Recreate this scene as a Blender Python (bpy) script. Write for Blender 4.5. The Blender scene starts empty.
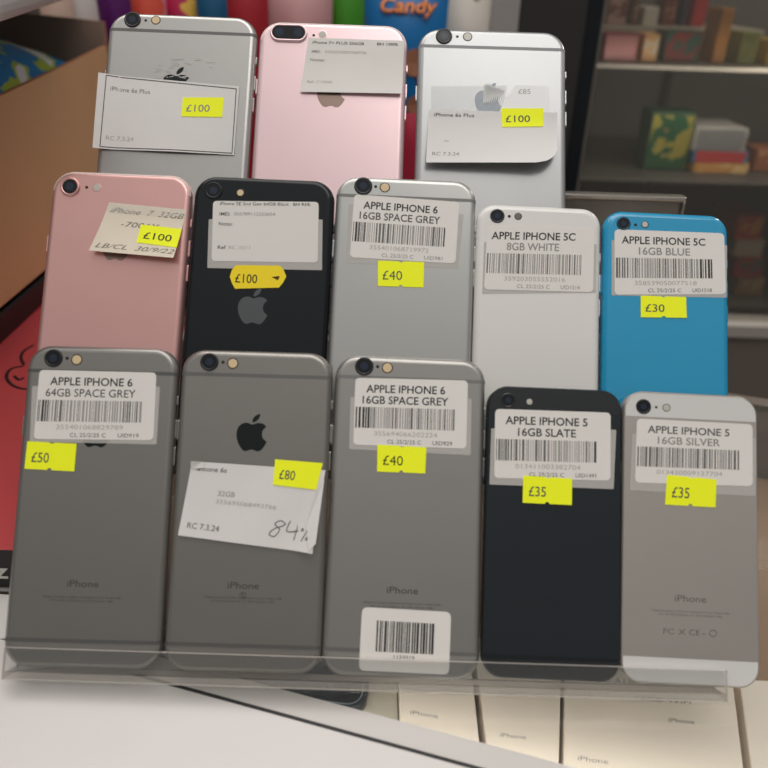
import bpy, bmesh, math, random
from mathutils import Matrix, Vector
random.seed(7)
S = bpy.context.scene
C = bpy.context.collection
MM = 0.001

# ------------------------------------------------------------------ camera
F_PX = 748.618
CAM = Vector((2.424, -216.571, 270.984))                       # millimetres
RIGHT = Vector((0.9995112, 0.0159764, 0.0268719))
DOWN = Vector((0.0312444, -0.4811873, -0.8760608))
FWD = Vector((-0.0010659, 0.8764722, -0.4814512))
cd = bpy.data.cameras.new('camera'); cam = bpy.data.objects.new('camera', cd); C.objects.link(cam)
m3 = Matrix((RIGHT, -DOWN, -FWD)).transposed()
cam.matrix_world = Matrix.Translation(CAM * MM) @ m3.to_4x4()
cd.sensor_width = 36; cd.lens = F_PX / 768 * 36; cd.clip_start = 0.01; cd.clip_end = 50
cd.dof.use_dof = True; cd.dof.focus_distance = 0.385; cd.dof.aperture_fstop = 7.5
S.camera = cam
S.view_settings.view_transform = 'Standard'; S.view_settings.look = 'None'
S.view_settings.exposure = 0.13; S.view_settings.gamma = 1

def ray(px, py): return RIGHT * ((px - 384) / F_PX) + DOWN * ((py - 384) / F_PX) + FWD
def at_y(px, py, y):
    d = ray(px, py); return CAM + d * ((y - CAM.y) / d.y)
def at_z(px, py, z):
    d = ray(px, py); return CAM + d * ((z - CAM.z) / d.z)

# ------------------------------------------------------------------ materials
def lin(c):
    return tuple(((v / 255) / 12.92 if v / 255 <= .04045 else ((v / 255 + .055) / 1.055) ** 2.4) for v in c)
MATS = {}
def mat(name, rgb, rough=.5, metal=0., spec=.5, noise=0., nscale=200., bump=0., bscale=800., coat=0., emit=0., trans=0.):
    """rgb given as sRGB 0-255 base colour"""
    if name in MATS: return MATS[name]
    m = bpy.data.materials.new(name); m.use_nodes = True
    nt = m.node_tree; b = nt.nodes['Principled BSDF']; L = nt.links
    col = lin(rgb) + (1,)
    b.inputs['Base Color'].default_value = col
    b.inputs['Roughness'].default_value = rough; b.inputs['Metallic'].default_value = metal
    b.inputs['Specular IOR Level'].default_value = spec
    b.inputs['Coat Weight'].default_value = coat; b.inputs['Coat Roughness'].default_value = .06
    if emit: b.inputs['Emission Color'].default_value = col; b.inputs['Emission Strength'].default_value = emit
    tc = nt.nodes.new('ShaderNodeTexCoord')
    if noise:
        n = nt.nodes.new('ShaderNodeTexNoise'); n.inputs['Scale'].default_value = nscale; n.inputs['Detail'].default_value = 5
        L.new(tc.outputs['Object'], n.inputs['Vector'])
        mx = nt.nodes.new('ShaderNodeMix'); mx.data_type = 'RGBA'
        mx.inputs[6].default_value = tuple(max(0, c * (1 - noise)) for c in col[:3]) + (1,)
        mx.inputs[7].default_value = tuple(min(1, c * (1 + noise)) for c in col[:3]) + (1,)
        L.new(n.outputs['Fac'], mx.inputs[0]); L.new(mx.outputs[2], b.inputs['Base Color'])
    if bump:
        n = nt.nodes.new('ShaderNodeTexNoise'); n.inputs['Scale'].default_value = bscale
        L.new(tc.outputs['Object'], n.inputs['Vector'])
        bp = nt.nodes.new('ShaderNodeBump'); bp.inputs['Strength'].default_value = bump; bp.inputs['Distance'].default_value = .0003
        L.new(n.outputs['Fac'], bp.inputs['Height']); L.new(bp.outputs['Normal'], b.inputs['Normal'])
    if trans:
        t = nt.nodes.new('ShaderNodeBsdfTransparent'); ms = nt.nodes.new('ShaderNodeMixShader')
        ms.inputs[0].default_value = 1 - trans
        L.new(t.outputs[0], ms.inputs[1]); L.new(b.outputs[0], ms.inputs[2]); L.new(ms.outputs[0], nt.nodes['Material Output'].inputs[0])
    MATS[name] = m
    return m
def pane(name, tint=(.96, .97, .96), refl=.9, veil=0., veilcol=(.5, .5, .5), ior=1.5):
    """clear sheet: tinted transparency with a fresnel reflection and an optional diffuse veil painted in as reflection haze"""
    m = bpy.data.materials.new(name); m.use_nodes = True
    nt = m.node_tree; L = nt.links; nt.nodes.remove(nt.nodes['Principled BSDF'])
    t = nt.nodes.new('ShaderNodeBsdfTransparent'); t.inputs[0].default_value = tint + (1,)
    g = nt.nodes.new('ShaderNodeBsdfGlossy'); g.inputs['Roughness'].default_value = .03; g.inputs[0].default_value = (refl, refl, refl, 1)
    fr = nt.nodes.new('ShaderNodeFresnel'); fr.inputs['IOR'].default_value = ior
    ms = nt.nodes.new('ShaderNodeMixShader'); ge = nt.nodes.new('ShaderNodeNewGeometry'); iv = nt.nodes.new('ShaderNodeMath'); iv.operation = 'SUBTRACT'; iv.inputs[0].default_value = 1
    mu = nt.nodes.new('ShaderNodeMath'); mu.operation = 'MULTIPLY'                 # reflect at the outer face only
    L.new(ge.outputs['Backfacing'], iv.inputs[1]); L.new(iv.outputs[0], mu.inputs[0]); L.new(fr.outputs[0], mu.inputs[1])
    L.new(mu.outputs[0], ms.inputs[0]); L.new(t.outputs[0], ms.inputs[1]); L.new(g.outputs[0], ms.inputs[2])
    last = ms
    if veil:
        d = nt.nodes.new('ShaderNodeBsdfDiffuse'); d.inputs[0].default_value = veilcol + (1,)
        m2 = nt.nodes.new('ShaderNodeMixShader'); m2.inputs[0].default_value = veil
        L.new(ms.outputs[0], m2.inputs[1]); L.new(d.outputs[0], m2.inputs[2]); last = m2
    L.new(last.outputs[0], nt.nodes['Material Output'].inputs[0])
    MATS[name] = m
    return m

# ------------------------------------------------------------------ mesh helpers (all coordinates in millimetres)
class MB:
    def __init__(self): self.v = []; self.f = []; self.m = []; self.s = []
    def vert(self, *p): self.v.append(Vector(p) if len(p) == 3 else Vector(p[0])); return len(self.v) - 1
    def face(self, idx, mi=0, smooth=False): self.f.append(list(idx)); self.m.append(mi); self.s.append(smooth)
    def poly(self, pts, mi=0): self.face([self.vert(p) for p in pts], mi)
    def box(self, x0, x1, y0, y1, z0, z1, mi=0):
        i = [self.vert(x, y, z) for x in (x0, x1) for y in (y0, y1) for z in (z0, z1)]
        for q in ((0, 1, 3, 2), (4, 6, 7, 5), (0, 4, 5, 1), (2, 3, 7, 6), (0, 2, 6, 4), (1, 5, 7, 3)): self.face([i[k] for k in q], mi)
        return self
    def prism(self, pts, a, b, mi=0):
        """pts: 2-D outline, extruded from z=a to z=b"""
        n = len(pts); lo = [self.vert(p[0], p[1], a) for p in pts]; hi = [self.vert(p[0], p[1], b) for p in pts]
        self.face(lo[::-1], mi); self.face(hi, mi)
        for k in range(n): self.face([lo[k], lo[(k + 1) % n], hi[(k + 1) % n], hi[k]], mi)
        return self
    def rings(self, rr, mi=0, smooth=True, cap0=None, cap1=None):
        ids = [[self.vert(p) for p in r] for r in rr]; n = len(rr[0])
        for a, b in zip(ids, ids[1:]):
            for k in range(n): self.face([a[k], b[k], b[(k + 1) % n], a[(k + 1) % n]], mi, smooth)
        if cap0 is not None: self.face(ids[0], cap0)
        if cap1 is not None: self.face(ids[-1][::-1], cap1)
        return self
    def lathe(self, cx, cy, prof, mi=0, n=40, sx=0.):
        """prof: (radius, z) from the outside in; sx stretches the circle into a stadium"""
        rr = []
        for r, z in prof:
            ring = []
            for k in range(n):
                a = 2 * math.pi * k / n
                ring.append((cx + r * math.cos(a) + (sx if math.cos(a) >= 0 else -sx), cy + r * math.sin(a), z))
            rr.append(ring)
        ids = [[self.vert(p) for p in r] for r in rr]
        for a, b in zip(ids, ids[1:]):
            for k in range(n): self.face([a[k], a[(k + 1) % n], b[(k + 1) % n], b[k]], mi, True)
        self.face(ids[-1], mi)
        return self
    def build(self, name, mats, parent=None, recalc=False):
        me = bpy.data.meshes.new(name); me.from_pydata([tuple(p * MM) for p in self.v], [], self.f)
        for m in (mats if isinstance(mats, (list, tuple)) else [mats]): me.materials.append(m)
        me.polygons.foreach_set('material_index', self.m); me.polygons.foreach_set('use_smooth', self.s)
        if recalc:
            bm = bmesh.new(); bm.from_mesh(me); bmesh.ops.recalc_face_normals(bm, faces=bm.faces); bm.to_mesh(me); bm.free()
        me.update()
        o = bpy.data.objects.new(name, me); C.objects.link(o)
        if parent: o.parent = parent
        return o
def bevel(o, w, seg=2):
    b = o.modifiers.new('bevel', 'BEVEL'); b.width = w * MM; b.segments = seg; b.limit_method = 'ANGLE'; b.angle_limit = .6
    return o
def empty(name, loc=(0, 0, 0)):
    o = bpy.data.objects.new(name, None); C.objects.link(o); o.location = Vector(loc) * MM; o.empty_display_size = .01
    return o
def tag(o, label, cat, group=None):
    o['label'] = label; o['category'] = cat
    if group: o['group'] = group
    return o
def structure(o): o['kind'] = 'structure'; return o

def bil(q, u, v):
    """point of a quad (TL, TR, BR, BL); u to the right, v downward"""
    a = [q[0][k] * (1 - u) + q[1][k] * u for k in (0, 1)]; b = [q[3][k] * (1 - u) + q[2][k] * u for k in (0, 1)]
    return (a[0] * (1 - v) + b[0] * v, a[1] * (1 - v) + b[1] * v)
def rrect(w, h, r, n=8, cx=0, cy=0):
    pts = []
    for sx, sy, a0 in ((1, 1, 0), (-1, 1, 90), (-1, -1, 180), (1, -1, 270)):
        for k in range(n + 1):
            a = math.radians(a0 + 90 * k / n)
            pts.append((cx + sx * (w / 2 - r) + r * math.cos(a), cy + sy * (h / 2 - r) + r * math.sin(a)))
    return pts
def round_quad(q, r, n=5, only=(0, 1, 2, 3)):
    """outline of a quad with rounded corners"""
    out = []
    for k in range(4):
        p = Vector(q[k]); a = (Vector(q[k - 1]) - p).normalized(); b = (Vector(q[(k + 1) % 4]) - p).normalized()
        if r <= 0 or k not in only: out.append(tuple(p)); continue
        s, e = p + a * r, p + b * r
        for i in range(n + 1):
            t = i / n; out.append(tuple(s * (1 - t) ** 2 + p * 2 * t * (1 - t) + e * t * t))
    return out

# lettering: the built-in font turned into mesh
TXT = {}
def glyphs(s, bold=0.):
    if '4' in s: bold = 0.              # thickening would close the counter of the 4
    k = (s, bold)
    if k in TXT: return TXT[k]
    cu = bpy.data.curves.new('t', 'FONT'); cu.body = s; cu.size = 1; cu.offset = bold; cu.resolution_u = 3
    o = bpy.data.objects.new('t', cu); C.objects.link(o)
    me = bpy.data.meshes.new_from_object(o.evaluated_get(bpy.context.evaluated_depsgraph_get()))
    r = ([tuple(v.co) for v in me.vertices], [list(p.vertices) for p in me.polygons])
    bpy.data.objects.remove(o); bpy.data.curves.remove(cu); bpy.data.meshes.remove(me)
    TXT[k] = r
    return r
CAP = .729
def text(mb, s, fn, u0, u1, vt, vb, mi=0, bold=0., shear=0.):
    """letters whose capitals span vt..vb and whose ink spans u0..u1; fn maps (u, v) to a point"""
    vs, fs = glyphs(s, bold)
    xs = [p[0] for p in vs]; a, b = min(xs), max(xs); base = len(mb.v)
    for p in vs:
        x = (p[0] - a) / (b - a); y = p[1] / CAP
        mb.vert(fn(u0 + x * (u1 - u0) + shear * y * (u1 - u0), vb - y * (vb - vt)))
    for f in fs: mb.face([base + k for k in f], mi)
def ribbon(mb, pts, w, mi=0):
    """stroke of width w along 3-D points lying in one plane (normal z)"""
    n = len(pts); L = []; R = []
    for k in range(n):
        p, q = Vector(pts[max(0, k - 1)]), Vector(pts[min(n - 1, k + 1)])
        t = (q - p); t.z = 0; t.normalize(); s = Vector((-t.y, t.x, 0)) * w / 2
        L.append(mb.vert(Vector(pts[k]) + s)); R.append(mb.vert(Vector(pts[k]) - s))
    for k in range(n - 1): mb.face([R[k], R[k + 1], L[k + 1], L[k]], mi)
def smooth_path(pts, n=8):
    out = []
    for k in range(len(pts) - 1):
        p0, p1, p2, p3 = (Vector(pts[max(0, k - 1)]), Vector(pts[k]), Vector(pts[k + 1]), Vector(pts[min(len(pts) - 1, k + 2)]))
        for i in range(n):
            t = i / n
            out.append(.5 * ((2 * p1) + (p2 - p0) * t + (2 * p0 - 5 * p1 + 4 * p2 - p3) * t * t + (3 * p1 - p0 - 3 * p2 + p3) * t ** 3))
    out.append(Vector(pts[-1]))
    return out

# the bitten fruit mark on the phone backs
FRUIT = ["12.152 6.896 -.948 0 -2.415 -1.078 -3.96 -1.04 -2.04 .027 -3.91 1.183 -4.961 3.014 -2.117 3.675 -.546 9.103 1.519 12.09 1.013 1.454 2.208 3.09 3.792 3.039 1.52 -.065 2.09 -.987 3.935 -.987 1.831 0 2.35 .987 3.96 .948 1.637 -.026 2.676 -1.48 3.676 -2.948 1.156 -1.688 1.636 -3.325 1.662 -3.415 -.039 -.013 -3.182 -1.221 -3.22 -4.857 -.026 -3.04 2.48 -4.494 2.597 -4.559 -1.429 -2.09 -3.623 -2.324 -4.39 -2.376 -2 -.156 -3.675 1.09 -4.61 1.09",
         "15.53 3.83 .843 -1.012 1.4 -2.427 1.245 -3.83 -1.207 .052 -2.662 .805 -3.532 1.818 -.78 .896 -1.454 2.338 -1.273 3.714 1.338 .104 2.715 -.688 3.559 -1.701"]
def fruit_outlines():
    res = []
    for s in FRUIT:
        n = [float(t) for t in s.split()]; p = Vector((n[0], n[1])); out = []
        for k in range(2, len(n) - 5, 6):
            a, b, c = (p + Vector((n[k], n[k + 1])), p + Vector((n[k + 2], n[k + 3])), p + Vector((n[k + 4], n[k + 5])))
            for i in range(8):
                t = i / 8; out.append(p * (1 - t) ** 3 + a * 3 * t * (1 - t) ** 2 + b * 3 * t * t * (1 - t) + c * t ** 3)
            p = c
        res.append([((q.x - 12.1) / 24, (13.6 - q.y) / 24) for q in out])
    return res
FRUIT_PTS = fruit_outlines()

# ------------------------------------------------------------------ shared materials
K = mat
paper = K('white_label_paper', (243, 238, 232), .75, noise=.03, nscale=90)
paper2 = K('thermal_label_paper', (236, 232, 226), .6, noise=.03, nscale=60)
note_paper = K('note_paper', (238, 234, 232), .8, noise=.03, nscale=60)
cream = K('cream_note_paper', (242, 230, 210), .85, noise=.05, nscale=60)
film = K('clear_label_backing', (222, 218, 212), .35, trans=.42)
tape = K('clear_tape', (246, 246, 244), .25, trans=.88)
neon = K('fluorescent_yellow', (236, 242, 22), .7, emit=.18)  # emission added to brighten the sticker, which is no light source
gold_y = K('golden_yellow', (244, 216, 30), .7, emit=.10)  # faint emission added to lift the yellow
ink = K('black_ink', (28, 28, 30), .7)
ink2 = K('dark_grey_ink', (88, 86, 84), .7)
ink3 = K('faded_grey_ink', (150, 147, 143), .7)
ink4 = K('pale_grey_ink', (186, 182, 176), .7)
pencil = K('pencil_grey', (118, 112, 104), .8)
black_glass = K('black_screen_glass', (10, 11, 13), .08)
lens_black = K('lens_black', (14, 16, 20), .16, spec=.35)
lens_core = K('lens_core', (30, 42, 62), .12, spec=.4)
ring_dark = K('dark_metal_ring', (62, 63, 66), .3, .8)
flash_m = K('flash_yellow', (232, 205, 160), .3, coat=.5)
flash_w = K('flash_white', (205, 200, 188), .3, coat=.5)
mic_m = K('microphone_black', (20, 20, 22), .6)

def alum(name, rgb, metal=.7, rough=.3): return K(name, rgb, rough, metal, noise=.03, nscale=45)

# ------------------------------------------------------------------ phones
# frame of every phone: base point of the back (mm), x axis, up axis
FR = [((-122.24, -.37, 10.69), (1, .0033, .0045), (-.0056, .5883, .8087)),
      ((-54.22, -.27, 10.82), (1, .0013, .0017), (-.0022, .5879, .8089)),
      ((12.6, -.51, 10.52), (1, -.0052, -.007), (.0087, .5965, .8025)),
      ((76.12, .64, 12.08), (.9999, -.0067, -.0093), (.0115, .5848, .8111)),
      ((134.82, .32, 11.65), (.9998, -.011, -.0153), (.0188, .5831, .8122)),
      ((-127.51, 62.97, 72.38), (.9999, -.006, -.0082), (.0102, .5897, .8076)),
      ((-59.40, 62.72, 72.04), (.9999, -.0063, -.0087), (.0108, .5891, .808)),
      ((8.24, 64.03, 73.84), (.9999, -.0074, -.0101), (.0125, .5884, .8085)),
      ((71.40, 64.91, 75.08), (.9999, -.0091, -.0128), (.0157, .5818, .8132)),
      ((131.73, 64.19, 74.07), (.9998, -.0105, -.0146), (.018, .5842, .8114)),
      ((-110.73, 127.13, 121.15), (.9999, -.0059, -.0083), (.0102, .5839, .8118)),
      ((-30.88, 126.2, 119.86), (1, -.0025, -.0035), (.0043, .5899, .8075)),
      ((53.38, 125.84, 119.37), (1, .0007, .0009), (-.0011, .5931, .8051))]
#          width  height thick corner edge-inset edge-depth
DIM = {'6': (67.0, 138.1, 6.9, 10.5, 3.0, 3.2), '7': (67.1, 138.3, 7.1, 10.5, 3.0, 3.4), 'se': (67.3, 138.4, 7.3, 10.5, 3.0, 3.4),
       '6p': (77.8, 158.1, 7.1, 11.5, 3.1, 3.3), '7p': (77.9, 158.2, 7.3, 11.5, 3.1, 3.4), '5c': (59.2, 124.4, 8.6, 9.0, 3.2, 3.6), '5': (58.6, 123.8, 7.6, 8.7, .55, .55)}
GROUP = 'second-hand smartphones on the tiered stand'

class Phone:
    def __init__(self, i, kind, body, label):
        self.i = i; self.kind = kind
        self.w, self.h, self.t, self.r, self.ei, self.ed = DIM[kind]
        b, x, u = FR[i]; x = Vector(x).normalized(); u = Vector(u); u = (u - x * u.dot(x)).normalized(); n = x.cross(u)
        o = bpy.data.objects.new('smartphone', None); C.objects.link(o); o.empty_display_size = .01
        o.matrix_world = Matrix.Translation(Vector(b) * MM) @ Matrix((x, u, n)).transposed().to_4x4()
        self.o = tag(o, label, 'smartphone', GROUP)
        self.prof = self.profile()
        mb = MB(); mb.rings([self.ring(a, z) for a, z in self.prof], 0, True, None, None)
        n0 = [mb.vert(p) for p in self.ring(*self.prof[0])]; mb.face(n0, 0)
        n1 = [mb.vert(p) for p in self.ring(*self.prof[-1])]; mb.face(n1[::-1], 1)
        self.body = mb.build('phone_body', [body, black_glass], self.o)
        self.bodymat = body
    def profile(self):
        if self.kind == '5':
            return [(.55, 0), (0, -.55), (0, -self.t + .55), (.55, -self.t)]
        N = 8; up = [(self.ei * (1 - math.sin(math.radians(90 * k / N))), -self.ed * (1 - math.cos(math.radians(90 * k / N)))) for k in range(N + 1)]
        return up + [(a, -self.t - z) for a, z in up[::-1]]
    def ring(self, inset, z, grow=0.):
        return [(p[0], p[1], z) for p in rrect(self.w - 2 * inset + grow, self.h - 2 * inset + grow, max(1, self.r - inset), 10, 0, self.h / 2)]
    # --- parts
    def camera(self, c, r, ring_m, mic=None, flash=None, fr=2.2, fm=None, raise_=.6, stretch=0.):
        mb = MB().lathe(c[0], c[1], [(r + .35, -.05), (r + .3, raise_ * .6), (r, raise_), (r * .84, raise_), (r * .8, raise_ - .25)], 0, 48, stretch)
        o = mb.build('camera', ring_m, self.o)
        mb = MB().lathe(c[0], c[1], [(r * .84, raise_ - .1), (r * .8, raise_ - .06)], 0, 48, stretch); mb.build('camera_glass', lens_black, o)
        if stretch:
            for s in (-1, 1):
                mb = MB().lathe(c[0] + s * stretch, c[1], [(r * .5, raise_ - .05), (r * .2, raise_ - .03)], 0, 30); mb.build('lens', lens_core, o)
        else:
            mb = MB().lathe(c[0], c[1], [(r * .46, raise_ - .05), (r * .2, raise_ - .03)], 0, 30); mb.build('lens', lens_core, o)
        if mic: MB().lathe(mic[0], mic[1], [(.75, .02), (.6, .06)], 0, 16).build('microphone', mic_m, self.o)
        if flash:
            f = MB().lathe(flash[0], flash[1], [(fr + .3, .02), (fr, .1), (fr * .9, .1)], 0, 30).build('flash', ring_dark if self.kind in '6p' else ring_m, self.o)
            MB().lathe(flash[0], flash[1], [(fr * .92, .12), (fr * .6, .16)], 0, 24).build('flash_lens', fm or flash_m, f)
    def band_straight(self, y, wd, m):
        """antenna strip wrapped straight across the back at height y"""
        mb = MB(); prof = self.prof[:len(self.prof) // 2 + 1]
        xs = [(-self.w / 2 + a, z) for a, z in prof[::-1]] + [(self.w / 2 - a, z) for a, z in prof]
        e = .06; L = []; R = []
        for x, z in xs:
            k = 1 + e / 34; dz = e if abs(x) < self.w / 2 - self.ei + .5 else e * .4
            L.append(mb.vert(x * k, y - wd / 2, z + dz)); R.append(mb.vert(x * k, y + wd / 2, z + dz))
        for k in range(len(xs) - 1): mb.face([L[k], L[k + 1], R[k + 1], R[k]], 0, True)
        mb.build('antenna_band', m, self.o)
    def band_rim(self, m, k0, k1, drop, top=True):
        """antenna strip that follows the rounded end of the phone; k0, k1 are profile steps"""
        mb = MB(); rr = [self.ring(*self.prof[k], grow=.12) for k in range(k0, k1 + 1)]; n = len(rr[0])
        rr = [[(p[0], p[1], p[2] + .05) for p in r] for r in rr]
        keep = [(p[1] > self.h - drop) if top else (p[1] < drop) for p in rr[0]]
        ids = [[mb.vert(p) if keep[q] else None for q, p in enumerate(r)] for r in rr]
        for a, b in zip(ids, ids[1:]):
            for k in range(n):
                if keep[k] and keep[(k + 1) % n]: mb.face([a[k], b[k], b[(k + 1) % n], a[(k + 1) % n]], 0, True)
        mb.build('antenna_band', m, self.o)
    def glass_end(self, y, m, top):
        """glass inlay at one end of the back"""
        w, h, r = self.w - 1.6, self.h, self.r - .8
        pts = [p for p in rrect(w, h - 1.6, r, 10, 0, h / 2) if (p[1] >= y if top else p[1] <= y)]
        if top: pts = [p for p in pts if p[1] >= y]; pts = pts + [(-w / 2, y), (w / 2, y)]
        else:
            L = [p for p in pts if p[0] < 0]; R = [p for p in pts if p[0] >= 0]
            pts = [(-w / 2, y)] + L + R + [(w / 2, y)]
        MB().prism(pts, -.02, .06).build('glass_panel', m, self.o)
    def mark(self, cx, cy, size, m):
        mb = MB()
        for out in FRUIT_PTS: mb.poly([(cx + p[0] * size, cy + p[1] * size, .05) for p in out])
        mb.build('fruit_emblem', m, self.o)
    def buttons(self, m, both=True):
        z = -self.t / 2
        for y0, y1 in ((self.h - 25.5, self.h - 21), (self.h - 40, self.h - 31.5), (self.h - 52, self.h - 43.5)):
            mb = MB().prism(rrect(1.8, y1 - y0, .85, 4, z, (y0 + y1) / 2), -.3, .55)
            for v in mb.v: v.xyz = (self.w / 2 + v.z, v.y, v.x)
            mb.build('side_button', m, self.o, True)
        mb = MB().prism(rrect(1.8, 9, .85, 4, z, self.h - 36), -.3, .55)
        for v in mb.v: v.xyz = (-self.w / 2 - v.z, v.y, v.x)
        mb.build('side_button', m, self.o, True)
    def flat(self, pts, z, name, m, parent=None, th=.06):
        return MB().prism(pts if poly_ccw(pts) else pts[::-1], z - th, z).build(name, m, parent or self.o)
    def engraving(self, y, m, legal=None, icons=None, x=-.9):
        mb = MB(); q = [(x - 35, y + 5), (x + 35, y + 5), (x + 35, y - 5), (x - 35, y - 5)]
        fn = lambda u, v: (*bil(q, u, v), .045)
        text(mb, 'iPhone', fn, .5 - 6.7 / 70, .5 + 6.7 / 70, .33, .62, 0, .004)
        if legal:
            text(mb, 'Designed by Apple in California  Assembled in China  Model A1586', fn, .5 - 16.5 / 70, .5 + 16.5 / 70, legal, legal + .085, 0)
            text(mb, 'FCC ID: BCG-E2816A  IC: 579C-E2816A  IMEI:', fn, .5 - 13.5 / 70, .5 + 13.5 / 70, legal + .15, legal + .235, 0)
        if icons:
            text(mb, 'FC', fn, .5 - 11.5 / 70, .5 - 7 / 70, icons, icons + .24, 0)
            text(mb, 'X', fn, .5 - 5.2 / 70, .5 - 2 / 70, icons, icons + .24, 0)
            text(mb, 'CE', fn, .5 - .6 / 70, .5 + 4 / 70, icons, icons + .24, 0)
            text(mb, '-', fn, .5 + 5 / 70, .5 + 6.4 / 70, icons, icons + .24, 0)
            c = bil(q, .5 + 9.6 / 70, icons + .12)
            ribbon(mb, [(c[0] + 1.5 * math.cos(a * .2618), c[1] + 1.3 * math.sin(a * .2618), .045) for a in range(25)], .35)
        mb.build('engraved_text', m, self.o)
    def shop_label(self, filmq, labq, l1, l2, e1, e2, uid, digits, dark=(0, 4), seed=1, date='CL 25/2/25 C', fade=None, tone=(0, 0, 0), rl=2.2):
        """printed shop label: two lines, barcode, number, date and stock code"""
        self.flat(round_quad(filmq, .6), .1, 'label_backing', film)
        lab = self.flat(round_quad(labq, rl), .2, 'shop_label', paper)
        mb = MB(); fn = lambda u, v: (*bil(labq, u, v), .24)
        text(mb, l1, fn, e1[0], e1[1], .095, .215, tone[0], .014)
        text(mb, l2, fn, e2[0], e2[1], .262, .382, tone[1], .012)
        text(mb, digits, fn, .18, .74, .785, .855, 3, 0)
        text(mb, date, fn, .30, .60, .905, .965, tone[2] + 1, 0)
        if uid: text(mb, uid, fn, .70, .875, .905, .965, tone[2] + 1, .003)
        mb.build('printed_text', [ink, ink2, ink3, ink4], lab)
        mb = MB(); barcode(mb, fn, .012, .895, .435, .745, seed, dark)
        mb.build('barcode', [K('bar_dark', (58, 56, 55), .7), K('bar_grey', (112, 109, 106), .7), K('bar_pale', (168, 164, 160), .7)], lab)
        return lab
    def price(self, q, s, e=(.12, .47), m=None, z=.32, notch=True, tone=0, fn=None):
        r = .045
        top = [(0, 0)] + ([(.5 - r, 0), (.5 - r * .6, r * .9), (.5 + r * .6, r * .9), (.5 + r, 0)] if notch else []) + [(1, 0)]
        bot = [(1, 1)] + ([(.5 + r, 1), (.5 + r * .6, 1 - r * 1.6), (.5 - r * .6, 1 - r * 1.6), (.5 - r, 1)] if notch else []) + [(0, 1)]
        pts = [bil(q, u, v) for u, v in top + bot]
        if fn is None:
            o = self.flat(pts, z, 'price_sticker', m or neon)
            f2 = lambda u, v: (*bil(q, u, v), z + .05)
        else:
            mb = MB(); N = 8
            ids = [[mb.vert(fn(bil(q, u / N, v / N), .12)) for u in range(N + 1)] for v in range(N + 1)]
            for v in range(N):
                for u in range(N): mb.face([ids[v][u], ids[v + 1][u], ids[v + 1][u + 1], ids[v][u + 1]], 0, True)
            o = mb.build('price_sticker', m or neon, self.o); f2 = lambda u, v: fn(bil(q, u, v), .18)
        mb = MB(); text(mb, s, f2, e[0], e[1], .36, .74, tone, .006); mb.build('price_text', [ink, ink2, ink3], o)
        return o
def poly_ccw(p): return sum(p[k - 1][0] * p[k][1] - p[k][0] * p[k - 1][1] for k in range(len(p))) > 0
def barcode(mb, fn, u0, u1, v0, v1, seed, dark, unit=.0066):
    """bars; those inside the worn middle of the label are printed paler"""
    rnd = random.Random(seed); u = u0; k = 0
    while u < u1 - unit * 2:
        w = unit * rnd.choice((1, 1, 1, 2, 2, 3)); f = (u - u0) / (u1 - u0)
        d = abs(f - .5) * 2
        mi = 0 if (f < dark[0] or f > dark[1]) else (1 if rnd.random() < .45 + .3 * d else 2)
        mb.poly([fn(u, v0), fn(u, v1), fn(min(u + w, u1), v1), fn(min(u + w, u1), v0)], mi)
        u += w + unit * rnd.choice((1, 1, 2, 2)); k += 1
def sheet(q, fn, name, m, parent, N=24, th=.12):
    """loose paper: a grid over the quad lifted by fn"""
    mb = MB()
    ids = [[mb.vert(fn(bil(q, u / N, v / N), 0)) for u in range(N + 1)] for v in range(N + 1)]
    for v in range(N):
        for u in range(N): mb.face([ids[v][u], ids[v + 1][u], ids[v + 1][u + 1], ids[v][u + 1]], 0, True)
    return mb.build(name, m, parent)
def inv_uv(q):
    """approximate (u, v) of a point of the quad"""
    def f(p):
        u, v = .5, .5
        for _ in range(12):
            b = bil(q, u, v); e = 1e-3
            du = [(bil(q, u + e, v)[k] - b[k]) / e for k in (0, 1)]; dv = [(bil(q, u, v + e)[k] - b[k]) / e for k in (0, 1)]
            det = du[0] * dv[1] - du[1] * dv[0]; rx, ry = p[0] - b[0], p[1] - b[1]
            u += (rx * dv[1] - ry * dv[0]) / det; v += (du[0] * ry - du[1] * rx) / det
        return u, v
    return f

grey_a = alum('space_grey_dark', (150, 147, 143)); grey_b = alum('space_grey_mid', (150, 146, 141)); grey_c = alum('space_grey_light', (166, 163, 159))
grey_d = alum('space_grey_pale', (186, 186, 183)); grey_e = alum('space_grey_plus', (186, 184, 181)); silver = alum('silver_aluminium', (184, 185, 185), .6)
rose = alum('rose_aluminium', (228, 178, 173)); rose2 = alum('pale_rose_aluminium', (240, 210, 213), .55)
sil5 = alum('silver_panel', (196, 189, 182), .6)
slate = K('slate_panel', (40, 46, 51), .45, .4); slate_g = K('slate_glass', (22, 26, 30), .12, coat=.4)
jet = K('black_back_glass', (18, 23, 27), .14, spec=.32); jet_l = K('grey_emblem_on_black', (92, 96, 98), .3, .5)
white_g = K('white_glass', (226, 224, 221), .15, coat=.6)
white_p = K('white_polycarbonate', (240, 237, 232), .18, coat=.6); blue_p = K('blue_polycarbonate', (14, 158, 206), .2, coat=.6)
band_g = K('grey_antenna', (108, 107, 105), .5); band_d = K('dark_antenna', (92, 91, 89), .5); band_p = K('pale_antenna', (128, 128, 126), .5)
band_s = K('silver_antenna', (150, 151, 152), .5); band_r = K('rose_antenna', (232, 205, 198), .5)
emb_d = K('dark_emblem', (34, 40, 40), .25, .6); emb_m = K('steel_emblem', (108, 116, 124), .25, .6); emb_r = K('rose_emblem', (150, 128, 118), .3, .7)
eng_d = K('dark_engraving', (72, 70, 67), .6); eng_s = K('silver_engraving', (112, 106, 100), .6); eng_k = K('slate_engraving', (26, 30, 33), .5)
btn_k = K('dark_button', (30, 31, 33), .4)

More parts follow.
